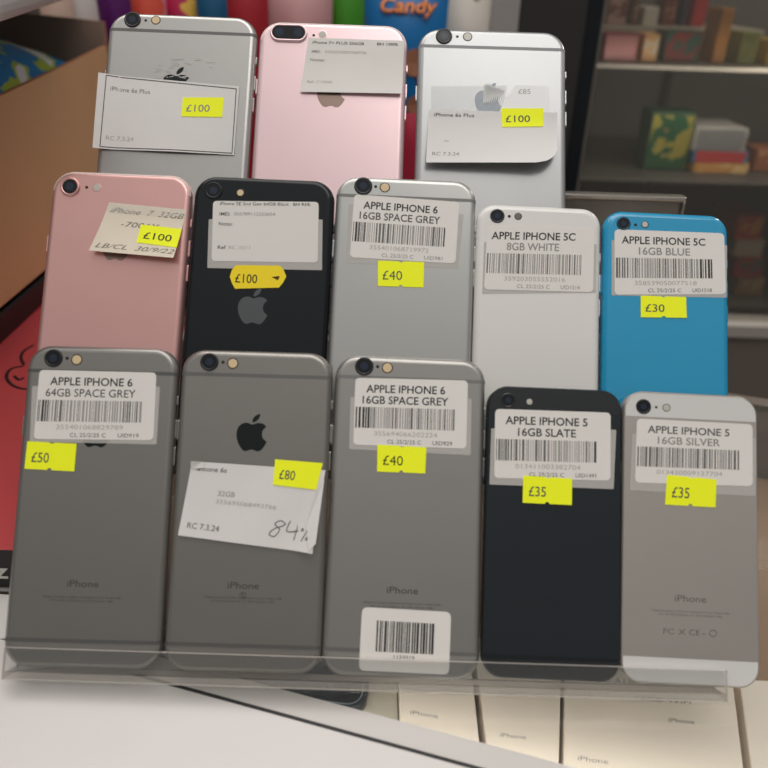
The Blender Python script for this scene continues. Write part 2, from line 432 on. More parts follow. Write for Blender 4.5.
# --- front row
p = Phone(0, '6', grey_a, 'dark grey smartphone with a £50 sticker, first at the left of the front row')
p.camera((-21.6, 132.1), 3.7, ring_dark, (-15.6, 132.2), (-11.3, 131.7))
p.band_straight(126.4, 1.5, band_d); p.band_straight(11.5, 1.5, band_d); p.mark(-.6, 100.2, 16, emb_d); p.buttons(grey_a)
p.shop_label([(-30, 119.5), (26.3, 120.6), (26.4, 95.2), (-29, 95.0)], [(-27.3, 126.7), (24.4, 126.8), (24.9, 97), (-27.3, 96.2)],
             'APPLE IPHONE 6', '64GB SPACE GREY', (.10, .80), (.07, .83), 'UID919', '355401068829789', (.07, 2), 3)
p.price([(-29.9, 95.1), (-8.4, 94.6), (-8.5, 82.6), (-30.2, 83.2)], '£50', tone=1); p.engraving(35, eng_d, 1.0, None, -1.2)

p = Phone(1, '6', grey_b, 'grey smartphone with a crumpled white note and £80 sticker, second in the front row')
p.camera((-21, 132.3), 3.7, ring_dark, (-15, 132.4), (-10.6, 132))
p.band_straight(126.8, 1.6, band_g); p.band_straight(11.5, 1.5, band_d); p.mark(-.6, 100.6, 16.4, emb_d); p.buttons(grey_b)
Q = [(-25.9, 88.4), (32.3, 86.2), (28.3, 50.8), (-29.9, 56.7)]; iq = inv_uv(Q)
def crumple(pt, e):
    u, v = iq(pt)
    z = .5 + .9 * max(0, v - .2) ** 2 + .35 * math.sin(9 * u + 4 * v) * u + 2.8 * max(0, u - .86) / .14 * (.4 + .6 * v) + 2.0 * max(0, .1 - u - v) / .1
    z += .35 * abs(math.sin(23 * (u + .35 * v))) * max(0, u - .72)
    return (pt[0], pt[1], max(.3, z) + e)
nt = sheet(Q, crumple, 'paper_note', note_paper, p.o, 40)
mb = MB(); f = lambda u, v: crumple(bil(Q, u, v), .08)
text(mb, 'iPhone 6s', f, .05, .27, .055, .12, 1, .006); text(mb, '32GB', f, .235, .36, .36, .43, 2); text(mb, '355695068493766', f, .23, .68, .475, .53, 3)
text(mb, 'RC 7.3.24', f, .055, .29, .81, .89, 1, .002)
for st in ([(.77, .70), (.73, .66), (.69, .71), (.73, .77), (.70, .86), (.66, .84), (.69, .77), (.75, .72), (.77, .69)], [(.80, .65), (.785, .78), (.87, .76)], [(.86, .68), (.845, .88)],
           [(.955, .66), (.90, .88)], [(.90, .72), (.89, .75), (.905, .75), (.90, .72)], [(.94, .82), (.93, .85), (.945, .85), (.94, .82)]):
    ribbon(mb, smooth_path([f(*a) for a in st], 6), .42, 1)
mb.build('written_text', [ink, ink2, ink3, ink4], nt)
mb = MB(); mb.poly([crumple((-26.2, 85.2), .3), crumple((-21.0, 88.4), .3), crumple((-20.2, 85.6), .9)]); mb.build('folded_corner', note_paper, nt); mb = MB(); mb.poly([crumple((29.6, 55), .4), crumple((32.0, 82.0), .4), crumple((28.4, 76), 1.5), crumple((25.2, 63), 1.2), crumple((26.6, 51.6), .5)])
mb.build('folded_corner', note_paper, nt)
p.price([(10.2, 90.3), (31.1, 89.2), (28.6, 77.7), (9.8, 79.3)], '£80', tone=1, fn=lambda pt, e: (lambda c: (c[0], c[1], c[2] + .25))(crumple(pt, e)))
p.engraving(36.2, eng_d, .95, None, -.9)
mb = MB(); ribbon(mb, [(-.9 + 1.3 * math.cos(a * .2618), 32.2 + 1.3 * math.sin(a * .2618), .045) for a in range(25)], .25)
text(mb, 'S', lambda u, v: (-1.5 + 1.2 * u, 33 - 1.5 * v, .045), 0, 1, 0, 1); mb.build('engraved_emblem', eng_d, p.o)

p = Phone(2, '6', grey_c, 'grey £40 smartphone in the front row with a barcode label at its foot')
p.camera((-20.7, 132.9), 3.8, ring_dark, (-14.8, 133), (-10.4, 132.7))
p.band_straight(128.0, 1.5, band_p); p.band_straight(11.5, 1.5, band_g); p.mark(0, 101, 16, emb_d); p.buttons(grey_c)
p.shop_label([(-26.2, 118.9), (27.4, 120.3), (27.5, 95.4), (-25.7, 96)], [(-24.4, 127.6), (25.5, 128.4), (25.5, 98.2), (-24, 98)],
             'APPLE IPHONE 6', '16GB SPACE GREY', (.10, .80), (.07, .83), 'UID929', '355694066202224', (.16, 2), 5)
p.price([(-13.4, 98.4), (8, 98.1), (7.9, 86.7), (-13.1, 86.7)], '£40', (.12, .53)); p.engraving(36.6, eng_d, .98, None, -.2)
LQ = [(-17.1, 29.2), (20.8, 28.6), (20.6, 3), (-17.4, 3.3)]
lab = p.flat(round_quad(LQ, 2.6), .2, 'barcode_label', paper)
f = lambda u, v: (*bil(LQ, u, v), .24)
mb = MB(); barcode(mb, f, .175, .835, .2, .69, 11, (2, -1), .0088); mb.build('barcode', [ink, ink2, ink3], lab)
mb = MB(); text(mb, '1159919', f, .38, .61, .73, .785, 0); mb.build('printed_text', [ink2], lab)

p = Phone(3, '5', slate, 'black slate smartphone with a £35 sticker, fourth in the front row')
p.glass_end(113.0, slate_g, True); p.glass_end(9.6, slate_g, False)
p.camera((-20.6, 117.5), 3.0, slate_g, None, (-11.2, 117.3), 1.4, flash_w, .3); p.buttons(slate)
p.shop_label([(-27.7, 104.9), (27, 106.6), (26, 80.8), (-27.9, 80.5)], [(-26.2, 113.5), (24.5, 114), (24.6, 84.4), (-25.9, 83.4)],
             'APPLE IPHONE 5', '16GB SLATE', (.09, .80), (.20, .70), 'UID1491', '013411003382704', (.10, .95), 8)
p.price([(-13.3, 85), (7.9, 84.5), (7.9, 73.2), (-13.4, 73.3)], '£35', tone=1); p.engraving(36.7, eng_k, .98, None, -.8)

p = Phone(4, '5', sil5, 'silver smartphone with white ends and £35 sticker, rightmost of the front row')
p.glass_end(112.6, white_g, True); p.glass_end(10.9, white_g, False)
p.camera((-20.7, 117), 3.0, ring_dark, (-15.1, 117), (-10.6, 117), 1.6, flash_w, .3); p.buttons(sil5)
p.shop_label([(-25.5, 104.7), (28.6, 105.3), (28, 80.5), (-26.3, 80.3)], [(-23.6, 111.6), (27.1, 111.6), (26.9, 84.6), (-24.1, 83.7)],
             'APPLE IPHONE 5', '16GB SILVER', (.095, .80), (.185, .72), None, '013430009127704', (-1, 2), 9, tone=(1, 2, 1))
p.price([(-10.3, 87.7), (11.2, 86.8), (10.7, 74.8), (-11.1, 74.9)], '£35', tone=1); p.engraving(35.6, eng_s, .98, 1.75, 0)

# --- middle row
p = Phone(5, '7', rose, 'deep rose-pink smartphone with a cream handwritten note, at the left of the middle row')
p.band_rim(band_r, 2, 5, 15); p.camera((-24.3, 129.6), 4.3, rose, (-16.6, 129.8), (-11.7, 129.9), 1.9, flash_w, 1.0)
p.mark(-.2, 101.5, 16, emb_r); p.buttons(rose)
Q5 = [(-5.1, 122.7), (31.9, 120.6), (28.8, 95.5), (-11.3, 97.8)]; i5 = inv_uv(Q5)
def curl5(pt, e):
    u, v = i5(pt); return (pt[0], pt[1], .35 + 5.5 * max(0, v - .15) ** 1.6 * (.75 + .35 * u) + e)
nt = sheet(Q5, curl5, 'paper_note', cream, p.o)
mb = MB(); f = lambda u, v: curl5(bil(Q5, u, v), .08)
for s, a, b, t0, t1 in (('iPhone  7  32GB', .05, .97, .08, .19), ('-7006Y', .24, .70, .34, .45), ('LB/CL  30/9/22', .05, .97, .82, .92)): text(mb, s, f, a, b, t0, t1, 0, -.006, .04)
mb.build('written_text', [pencil], nt)
p.flat([(-4.5, 122.6), (31.9, 120.6), (31.6, 116.6), (-5.4, 118.2)][::-1], .62, 'clear_tape', tape)
p.price([(11.2, 112.2), (30.6, 110.8), (29.6, 101), (10.3, 102.9)], '£100', (.13, .82), tone=0, notch=False, fn=lambda pt, e: curl5(pt, e + .1))

p = Phone(6, 'se', jet, 'glossy black smartphone with a rounded golden £100 sticker, second in the middle row')
p.camera((-24.1, 130.4), 3.9, K('black_ring', (38, 40, 44), .25, .5), None, (-11.3, 129.9), 1.7, flash_m, .6)
p.mark(-1.7, 73.9, 17.2, jet_l); p.buttons(btn_k)
p.flat(round_quad([(-25.4, 116.2), (28.6, 118.3), (29.6, 93.6), (-24.4, 92.4)], .5), .1, 'label_backing', film)
LQ = [(-24, 125.3), (26.3, 126.9), (27.4, 97.2), (-22.6, 95.8)]
lab = p.flat(round_quad(LQ, 2), .2, 'shop_label', paper2)
mb = MB(); f = lambda u, v: (*bil(LQ, u, v), .24)
text(mb, 'iPhone SE 2nd Gen 64GB Black', f, .065, .72, .015, .07, 0, .008); text(mb, 'BH 93%', f, .76, .92, .02, .07, 0, .008)
text(mb, 'IMEI:', f, .065, .165, .185, .245, 1, .008); text(mb, '356789112233654', f, .20, .59, .185, .24, 2); text(mb, 'Notes:', f, .06, .19, .35, .41, 1, .01)
text(mb, 'Ref', f, .055, .13, .74, .80, 1, .01); text(mb, 'RC 10211', f, .16, .36, .74, .80, 3); mb.build('printed_text', [ink, ink2, ink3, ink4], lab)
pts = [(-11, 94.3), (9.9, 94.9), (11.6, 92.9), (13, 89.9), (11.8, 87), (9.9, 84.3), (-10.6, 82.9), (-12.2, 85.4), (-13.5, 88.7), (-12.6, 92)]
st = p.flat([tuple(v) for v in smooth_path([(*a, 0) for a in pts + pts[:1]], 1)][:-1] and pts[::-1], .32, 'price_sticker', gold_y)
mb = MB(); f = lambda u, v: (-13.5 + 26.5 * u, 94.3 - 11 * v, .37)
text(mb, '£100', f, .10, .49, .36, .76, 0, .004); mb.poly([f(.74, .46), f(.88, .40), f(.86, .60)], 1); mb.poly([f(.78, .44), f(.88, .44), f(.88, .50), f(.76, .49)], 1)
mb.build('price_text', [ink, K('brown_ink', (110, 70, 20), .7)], st)

p = Phone(7, '6', grey_d, 'pale grey smartphone with a £40 sticker, in the middle of the middle row')
p.camera((-20.7, 132.7), 4.0, ring_dark, (-14.8, 132.7), (-10.4, 132.5))
p.band_straight(127.8, 1.5, band_p); p.band_straight(11.5, 1.5, band_p); p.mark(0, 101, 16, emb_d); p.buttons(grey_d)
p.shop_label([(-27.2, 123.4), (27.7, 120.9), (25.9, 94.1), (-27.3, 94.6)], [(-24.8, 128.4), (25.4, 126.8), (24.5, 96.6), (-25.4, 97.4)],
             'APPLE IPHONE 6', '16GB SPACE GREY', (.095, .80), (.065, .83), 'UID981', '355401068719972', (.03, .97), 13, tone=(0, 1, 1))
p.price([(-12.1, 96.3), (9.7, 96.6), (9.8, 84.3), (-11.5, 84.1)], '£40', (.10, .53), tone=1)

p = Phone(8, '5c', white_p, 'glossy white plastic smartphone without a price sticker, fourth in the middle row')
p.camera((-20, 118), 3.1, ring_dark, (-14.3, 118.1), (-10.1, 118.3), 1.5, K('flash_grey', (120, 112, 104), .3), .3); p.buttons(white_p)
p.shop_label([(-25.9, 105), (27.3, 106.6), (27.2, 83), (-26, 80)], [(-24.6, 113.2), (26.1, 114.7), (25.9, 83.2), (-25.2, 82.1)],
             'APPLE IPHONE 5C', '8GB WHITE', (.045, .825), (.19, .675), 'UID1514', '359203055552016', (-1, 2), 17, tone=(0, 2, 1))

p = Phone(9, '5c', blue_p, 'bright blue plastic smartphone with a £30 sticker, last at the right of the middle row')
p.camera((-20.6, 117.5), 3.0, K('blue_ring', (30, 70, 90), .3, .4), (-14.9, 117.2), (-10.5, 117.6), 1.5, flash_w, .3); p.buttons(blue_p)
p.shop_label([(-26.2, 109.2), (28.4, 109.4), (28, 84), (-25.9, 82.4)], [(-24.9, 114.5), (27, 115.1), (27.6, 85.6), (-24.5, 82.8)],
             'APPLE IPHONE 5C', '16GB BLUE', (.065, .825), (.22, .685), 'UID1518', '358539050077518', (-1, .83), 19, tone=(0, 2, 0))
p.price([(-12.3, 82.9), (8.9, 83.3), (9.3, 73.4), (-12.2, 72.6)], '£30', (.10, .52), tone=1)

# --- back row
p = Phone(10, '6p', grey_e, 'large grey smartphone with a black-ruled white paper label, at the left of the back row')
p.camera((-26.4, 153.3), 4.0, ring_dark, (-19.5, 153.2), (-14.2, 153.6), 2.2)
p.band_straight(147.6, 1.7, band_g); p.band_straight(12, 1.6, band_g); p.mark(-1.2, 118, 18, emb_d); p.buttons(grey_e)
Q10 = [(-40.9, 122.3), (31.9, 118.6), (31.6, 81.3), (-40.4, 81.6)]; i10 = inv_uv(Q10)
def curl10(pt, e):
    u, v = i10(pt); return (pt[0], pt[1], .4 + 1.6 * max(0, .15 - u) / .15 + 1.2 * v * v * (1 - abs(2 * u - 1.1)) + e)
nt = sheet(Q10, curl10, 'paper_label', note_paper, p.o)
mb = MB(); f = lambda u, v: curl10(bil(Q10, u, v), .08)
for a, b in (((.055, .02), (.98, .04)), ((.98, .04), (.985, .975)), ((.985, .975), (.05, .975)), ((.05, .975), (.055, .02))):
    ribbon(mb, [f(a[0] + (b[0] - a[0]) * k / 20, a[1] + (b[1] - a[1]) * k / 20) for k in range(21)], .45, 1)
text(mb, 'iPhone 6s Plus', f, .09, .37, .155, .215, 2, .004); text(mb, 'RC 7.3.24', f, .085, .28, .82, .88, 3, .004)
mb.build('printed_text', [ink, ink2, ink3, ink4], nt)
p.price([(3.3, 111.2), (24.3, 112.1), (24.2, 101.4), (3.3, 100.8)], '£100', (.1, .68), tone=2, notch=False, fn=lambda pt, e: curl10(pt, e + .1))
mb = MB(); rnd = random.Random(4)
for k in range(26):
    x, y = rnd.uniform(-14, 17), rnd.uniform(121, 133); a = rnd.uniform(-.5, .2); l, w = rnd.uniform(1, 4.5), rnd.uniform(.3, 1.2)
    dx, dy = math.cos(a) * l, math.sin(a) * l; mb.poly([(x, y, .09), (x + dx, y + dy, .09), (x + dx * .8 + w * .4, y + dy + w, .09), (x + .3, y + w * .7, .09)])
mb.build('adhesive_residue', K('adhesive_residue', (196, 190, 186), .8), p.o)

p = Phone(11, '7p', rose2, 'large pale pink smartphone with a double camera and white label, middle of the back row')
p.band_rim(K('blush_antenna', (240, 224, 220), .5), 2, 5, 16); p.camera((-23.4, 150.8), 4.6, rose2, (-10.3, 150.2), (-5.6, 150.9), 2.0, flash_w, 1.1, 4.9)
p.mark(.2, 118.4, 18, emb_r); p.buttons(rose2)
Q11 = [(-13, 148.6), (37.2, 148.8), (37.0, 118.4), (-15.7, 117.9)]; i11 = inv_uv(Q11)
def curl11(pt, e):
    u, v = i11(pt); return (pt[0], pt[1], .3 + 3.6 * max(0, v - .35) ** 2 * (.6 + .6 * u) + e)
lab = sheet(Q11, curl11, 'shop_label', paper2, p.o)
mb = MB(); f = lambda u, v: curl11(bil(Q11, u, v), .08)
text(mb, 'iPhone 7+ PLUS 256GB', f, .05, .585, .055, .105, 1, .008); text(mb, 'BH 100%', f, .72, .935, .05, .1, 0, .008)
text(mb, 'IMEI:', f, .055, .145, .22, .27, 2, .006); text(mb, '355350087768736', f, .19, .62, .22, .27, 3); text(mb, 'Notes:', f, .05, .20, .37, .425, 2, .008)
text(mb, 'Ref:', f, .055, .12, .78, .83, 3, .006); text(mb, 'C10043', f, .145, .30, .78, .83, 3)
mb.build('printed_text', [ink, ink2, ink3, ink4], lab)

p = Phone(12, '6p', silver, 'large silver smartphone with a curled white note, at the right of the back row')
p.camera((-25.4, 152.9), 4.0, ring_dark, (-18.4, 153), (-13, 153.1), 2.2, flash_w)
p.band_straight(147.3, 1.7, band_s); p.band_straight(12, 1.6, band_s); p.mark(-1.4, 117.5, 18, emb_m); p.buttons(silver)
p.flat([(-31.6, 124.7), (8, 126.4), (6, 112), (-31.3, 110.7)][::-1], .12, 'clear_tape', tape)
tg = p.flat([(12.5, 126.6), (29.5, 126.6), (30, 112.0), (4.2, 112.0), (6.5, 118)][::-1], .34, 'torn_tag', K('glossy_white_tag', (252, 252, 252), .3))
mb = MB(); text(mb, '£85', lambda u, v: (12 + 18 * u, 126 - 12 * v, .39), .1, .45, .1, .34); mb.build('price_text', ink4, tg)
mb = MB()
for k in range(9):
    x, y = -4 + k * 1.1, 126 - k * .3; mb.poly([(x, y, .15), (x + 2.2, y + 1.6 - k * .2, .15), (x + .6 - k * .12, y - 9 + k * .5, .15), (x - .6, y - 10 + k * .4, .15)])
mb.build('adhesive_residue', K('torn_white_paper', (225, 224, 222), .8), p.o)
Q12 = [(-32.5, 111.5), (34.1, 112.1), (32.7, 81.6), (-33.5, 81.1)]; i12 = inv_uv(Q12)
def curl12(pt, e):
    u, v = i12(pt); return (pt[0], pt[1], .5 + 8.5 * max(0, v - .1) ** 1.7 * (.55 + .5 * u) + e)
out = round_quad(Q12, 9, 8, (2,)); mb = MB()
N = 26; rows = []
for v in range(N + 1):                     # rows end short where the lower right corner is cut round
    vv = v / N; k = max(0, (vv - .68) / .32); ue = 1 - .17 * (1 - math.sqrt(max(0, 1 - k * k)))
    rows.append([mb.vert(curl12(bil(Q12, ue * u / N, vv), 0)) for u in range(N + 1)])
for v in range(N):
    for u in range(N): mb.face([rows[v][u], rows[v + 1][u], rows[v + 1][u + 1], rows[v][u + 1]], 0, True)
nt = mb.build('paper_note', note_paper, p.o)
mb = MB(); f = lambda u, v: curl12(bil(Q12, u, v), .08)
text(mb, 'iPhone 6s Plus', f, .045, .355, .05, .115, 1, .006); text(mb, 'RC 7.3.24', f, .045, .25, .79, .86, 2, .006); mb.poly([f(.13, .57), f(.17, .575), f(.17, .585), f(.13, .58)], 2)
mb.build('printed_text', [ink, ink2, ink3, ink4], nt)
p.price([(5, 113.4), (26.8, 114.1), (26.6, 104), (5.5, 103)], '£100', (.09, .68), tone=1, fn=lambda pt, e: (pt[0], pt[1], max(.5, curl12(pt, 0)[2]) + e + .12))

# ------------------------------------------------------------------ acrylic stand
acr = pane('clear_acrylic', (.95, .955, .95), .9, .035, (.75, .74, .72))
acr_e = K('acrylic_edge', (214, 206, 198), .25, trans=.25)
st = empty('display_stand', (-2, -.35, 10.7)); tag(st, 'clear acrylic three-tier stand with a low front lip, holding the phones', 'display stand')
UV = Vector((0, .5878, .8090)); NV = Vector((0, -.8090, .5878))
def slab(name, x0, x1, n0, n1, u0, u1):
    """sheet of acrylic in the tilted frame of the phones: n toward the viewer, u up the phones; edges are a paler material"""
    mb = MB(); mb.box(x0, x1, n0, n1, u0, u1)
    dims = (x1 - x0, n1 - n0, u1 - u0); thin = dims.index(min(dims))
    ax = (0, 0, 1, 1, 2, 2)
    mb.m = [0 if a == thin else 1 for a in ax]
    for v in mb.v: v.xyz = Vector((v.x, 0, 0)) + NV * v.y + UV * v.z
    return mb.build(name, [acr, acr_e], st, True)
slab('front_lip', -151, 151, 1.2, 3.4, -4.2, 8.6); slab('tray', -151, 151, -11, 1.2, -4.2, -1.6)
slab('back_panel', -151, 151, -11.2, -8.8, -1.6, 93.5); slab('tray', -151, 151, -24.4, -11.2, 82.6, 85.2)
slab('back_panel', -151, 151, -26.9, -24.5, 82.6, 169); slab('tray', -151, 151, -46.4, -26.9, 158, 160.4)
slab('back_panel', -151, 151, -48.9, -46.5, 158, 196)
mb = MB().box(-151, 151, 131, 133.5, -10.4, 91); mb.m = [1, 1, 0, 0, 1, 1]; mb.build('support_leg', [acr, acr_e], st)

# ------------------------------------------------------------------ counter with a glass top
EX = Vector((.9659, -.2588, 0)); EN = Vector((.2588, .9659, 0)); O0 = Vector((-87.5, 2.9, 0))     # along and across the front edge
def cpt(a, n, z=0): return O0 + EX * a + EN * n + Vector((0, 0, z))
def cslab(name, a0, a1, n0, n1, z0, z1, m, parent):
    mb = MB(); pts = [cpt(a0, n0), cpt(a1, n0), cpt(a1, n1), cpt(a0, n1)]
    mb.prism([(q.x, q.y) for q in pts], z0, z1); return mb.build(name, m, parent, True)
co = empty('display_counter', (0, 100, -900)); tag(co, 'white shop counter with a framed glass top under the phone stand', 'counter')
def cchild(o):
    for v in o.data.vertices: v.co -= co.location
    return o
white_l = K('white_laminate', (232, 227, 224), .42, noise=.02, nscale=30)
cchild(cslab('worktop', -330, 480, -420, -.9, -22, 0, white_l, co))
cchild(cslab('black_gasket', -330, 480, -.9, .9, -22, -.15, K('black_rubber', (52, 52, 52), .6), co))
cchild(cslab('frame_strip', -330, 480, .9, 11.5, -22, .05, K('grey_white_frame', (220, 215, 210), .35), co))
glass = pane('counter_glass', (.97, .975, .97), 1.0, .03, (.7, .7, .68), 1.7)
cchild(cslab('glass_top', -330, 480, 11.5, 345, -5, 0, glass, co))
cchild(cslab('rear_frame', -330, 480, 345, 357, -22, .05, K('brown_frame', (112, 100, 90), .5), co))
cchild(cslab('inner_shelf', -330, 480, 11.5, 345, -68, -62, K('tan_shelf_wood', (158, 126, 98), .6, noise=.12, nscale=18), co))
cchild(cslab('front_panel', -330, 480, -420, -415, -900, -22, white_l, co))
cchild(cslab('rear_panel', -330, 480, 352, 357, -900, -22, K('brown_panel', (120, 104, 92), .6), co))

def small_box(pts, z0, z1, label, txt=None, m=None):
    o = empty('phone_box', (sum(q[0] for q in pts) / 4, sum(q[1] for q in pts) / 4, z0)); tag(o, label, 'box', 'white boxes under the counter glass')
    loc = o.location / MM
    mb = MB().prism([(q[0] - loc.x, q[1] - loc.y) for q in pts], 0, (z1 - z0) * .62); bevel(mb.build('box_base', m or white_c, o, True), .5)
    mb = MB().prism([(q[0] - loc.x, q[1] - loc.y) for q in pts], (z1 - z0) * .63, z1 - z0); bevel(mb.build('box_lid', m or white_c, o, True), .6)
    if txt:
        mb = MB(); q = [(a[0] - loc.x, a[1] - loc.y) for a in (pts[3], pts[2], pts[1], pts[0])]
        for s, u0, u1, v0, v1 in txt: text(mb, s, lambda u, v: (*bil(q, u, v), z1 - z0 + .12), u0, u1, v0, v1)
        mb.build('printed_text', ink3, o)
    return o
white_c = K('white_carton', (250, 238, 222), .5, noise=.02, nscale=40)
small_box([(14.5, -2), (49.8, -9), (49.8, 62), (13.2, 62)], -62, -30, 'small white box under the glass, left of the others below the stand', [('iPhone', .14, .5, .70, .735)])
small_box([(53, -11), (82.5, -14), (98.5, 62), (52.6, 62)], -62, -30, 'white box under the glass, second from the left', [('iPhone', .2, .55, .76, .79)])
small_box([(84.5, -14), (160, -24), (185, 62), (100.5, 62)], -62, -30, 'widest white box under the glass, with grey print on its lid', [('Model: A1387 Black', .12, .60, .30, .335), ('16GB WiFi', .42, .74, .42, .45), ('iPhone', .60, .75, .55, .58), ('iPhone', .08, .25, .86, .89)])
small_box([(163, -26), (225, -30), (215, 40), (182, 40)], -62, -30, 'white box under the glass at the far right corner')
small_box([(-112, 24), (13.6, 5), (12.9, 80), (-104, 80)], -62, -38, 'low white box under the glass, with a dark phone lying on it', None, K('cream_carton', (214, 208, 190), .5))
# dark phone under the glass
o = empty('smartphone', (-55, 52, -38)); tag(o, 'dark smartphone lying flat under the glass below the stand', 'smartphone')
w, h = 60, 112
mb = MB(); rr = [[(q[0], q[1], z) for q in rrect(h - 2 * a, w - 2 * a, 9 - a, 8)] for a, z in ((1, 0), (0, 1), (0, 6), (1, 7))]
ids = [[mb.vert(q) for q in r] for r in rr]
for a, b in zip(ids, ids[1:]):
    for k in range(len(a)): mb.face([a[k], a[(k + 1) % len(a)], b[(k + 1) % len(a)], b[k]], 0, True)
mb.face(ids[0][::-1]); mb.face(ids[-1])
mb.build('phone_body', K('dark_blue_grey', (38, 46, 54), .3, .3), o)
mb = MB(); r = [(q[0], q[1], 7.05) for q in rrect(h - 4.5, w - 4.5, 7, 8)]; ribbon(mb, r + r[:1], .7); mb.build('rim_highlight', K('highlight_grey', (150, 160, 168), .3, .6), o)  # pale ribbon drawn as the highlight along the phone's edge
mb = MB().prism(rrect(h - 6, w - 6, 6.5, 8), 7.0, 7.06); mb.build('screen', K('dark_screen', (24, 30, 37), .3), o)
o.rotation_euler.z = math.radians(-6)

# ------------------------------------------------------------------ left: red box, black case, cardboard box
o = empty('gift_box', (-300, 200, 0)); tag(o, 'flat red box with a black front edge and line drawing, left of the stand', 'box')
red = K('red_card', (208, 80, 84), .5, noise=.04, nscale=30); blk = K('black_card', (34, 33, 33), .6)
bevel(MB().box(-168, 132, -144.5, 208, .6, 25).build('box_lid', red, o, True), .6)
bevel(MB().box(-168.3, 132.3, -145.2, -144.5, 1.5, 24.8).build('front_band', blk, o, True), .2)
bevel(MB().box(-170, 134, -147, 210, 0, .8).build('grey_base_slab', K('grey_slab', (170, 166, 162), .7), o, True), .2)  # thin grey slab, gives a grey line along the foot of the box
mb = MB(); text(mb, 'z', lambda u, v: (110 + 17 * u, -145.4, 16 - 10 * v), .28, .72, -.15, .85, 0, .02, .22)
mb.build('printed_letter', K('white_print', (222, 218, 214), .6), o)
mb = MB()
for st_ in ([(34, 345), (24, 351), (21, 358), (24, 365)], [(24, 366), (11, 369), (6.5, 377), (12, 385), (24, 389), (40, 388)], [(14, 376), (19, 380), (24, 377.5)]):
    pts = [at_z(a, b, 25) for a, b in st_]; ribbon(mb, smooth_path([(q.x + 300, q.y - 200, 25.1) for q in pts], 8), 2.2)
mb.build('line_drawing', K('black_line', (40, 20, 24), .6), o)

o = MB().box(-90, 88, -14, 13, 0, .3).build('paper_sheet', K('white_sheet', (236, 232, 228), .7, noise=.04, nscale=120), None, True)
o.location = Vector((-245, 38, .1)) * MM; tag(o, 'white paper sheet on the counter in front of the red box', 'paper')
o = bevel(MB().box(-120, 71, -130, 190, 0, 21).build('flat_case', K('black_plastic', (24, 25, 25), .45), None, True), 3, 3)
o.location = Vector((-350, 365, 25.1)) * MM; tag(o, 'flat black case lying on the red box beneath the cardboard box', 'case')

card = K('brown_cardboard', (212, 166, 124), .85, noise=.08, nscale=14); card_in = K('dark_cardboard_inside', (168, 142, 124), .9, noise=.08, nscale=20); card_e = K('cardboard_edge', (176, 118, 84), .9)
o = empty('cardboard_box', (-400, 420, 46.2)); tag(o, 'open brown cardboard box at the left holding a blue package', 'box')
X1, X0, Y0, Y1, H = 120, -170, -190, 165, 146
mb = MB()
mb.prism([(X1 - 4, Y0), (X1, Y0), (X1, Y1), (X1 - 4, Y1)], 0, 1)
def wall(name, pts_out, t, zt0, zt1, parent):
    """wall between two ground points with its top running from zt0 to zt1; inside face darker, top edge reddish"""
    (xa, ya), (xb, yb) = pts_out; d = Vector((xb - xa, yb - ya, 0)).normalized(); nn = Vector((-d.y, d.x, 0)) * t
    mb = MB(); A = [Vector((xa, ya, 0)), Vector((xb, yb, 0))]; a0, a1 = A; i0, i1 = a0 + nn, a1 + nn
    up0, up1 = Vector((0, 0, zt0)), Vector((0, 0, zt1))
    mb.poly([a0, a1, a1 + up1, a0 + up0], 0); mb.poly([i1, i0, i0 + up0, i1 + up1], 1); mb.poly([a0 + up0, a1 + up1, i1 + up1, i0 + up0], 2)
    mb.poly([a0, a0 + up0, i0 + up0, i0], 2); mb.poly([a1, i1, i1 + up1, a1 + up1], 2)
    return mb.build(name, [card, card_in, card_e], parent, True)
wall('side_wall', ((X1, Y0), (X1, Y1)), 4, 132, 155, o); wall('side_wall', ((X0, Y1), (X0, Y0)), 4, 196, 196, o)
wall('end_wall', ((X1, Y1), (X0, Y1)), 4, 176, 196, o); wall('end_wall', ((X0, Y0), (X1, Y0)), 4, 134, 134, o)
MB().box(X0, X1, Y0, Y1, 0, 3).build('box_floor', card_in, o, True)

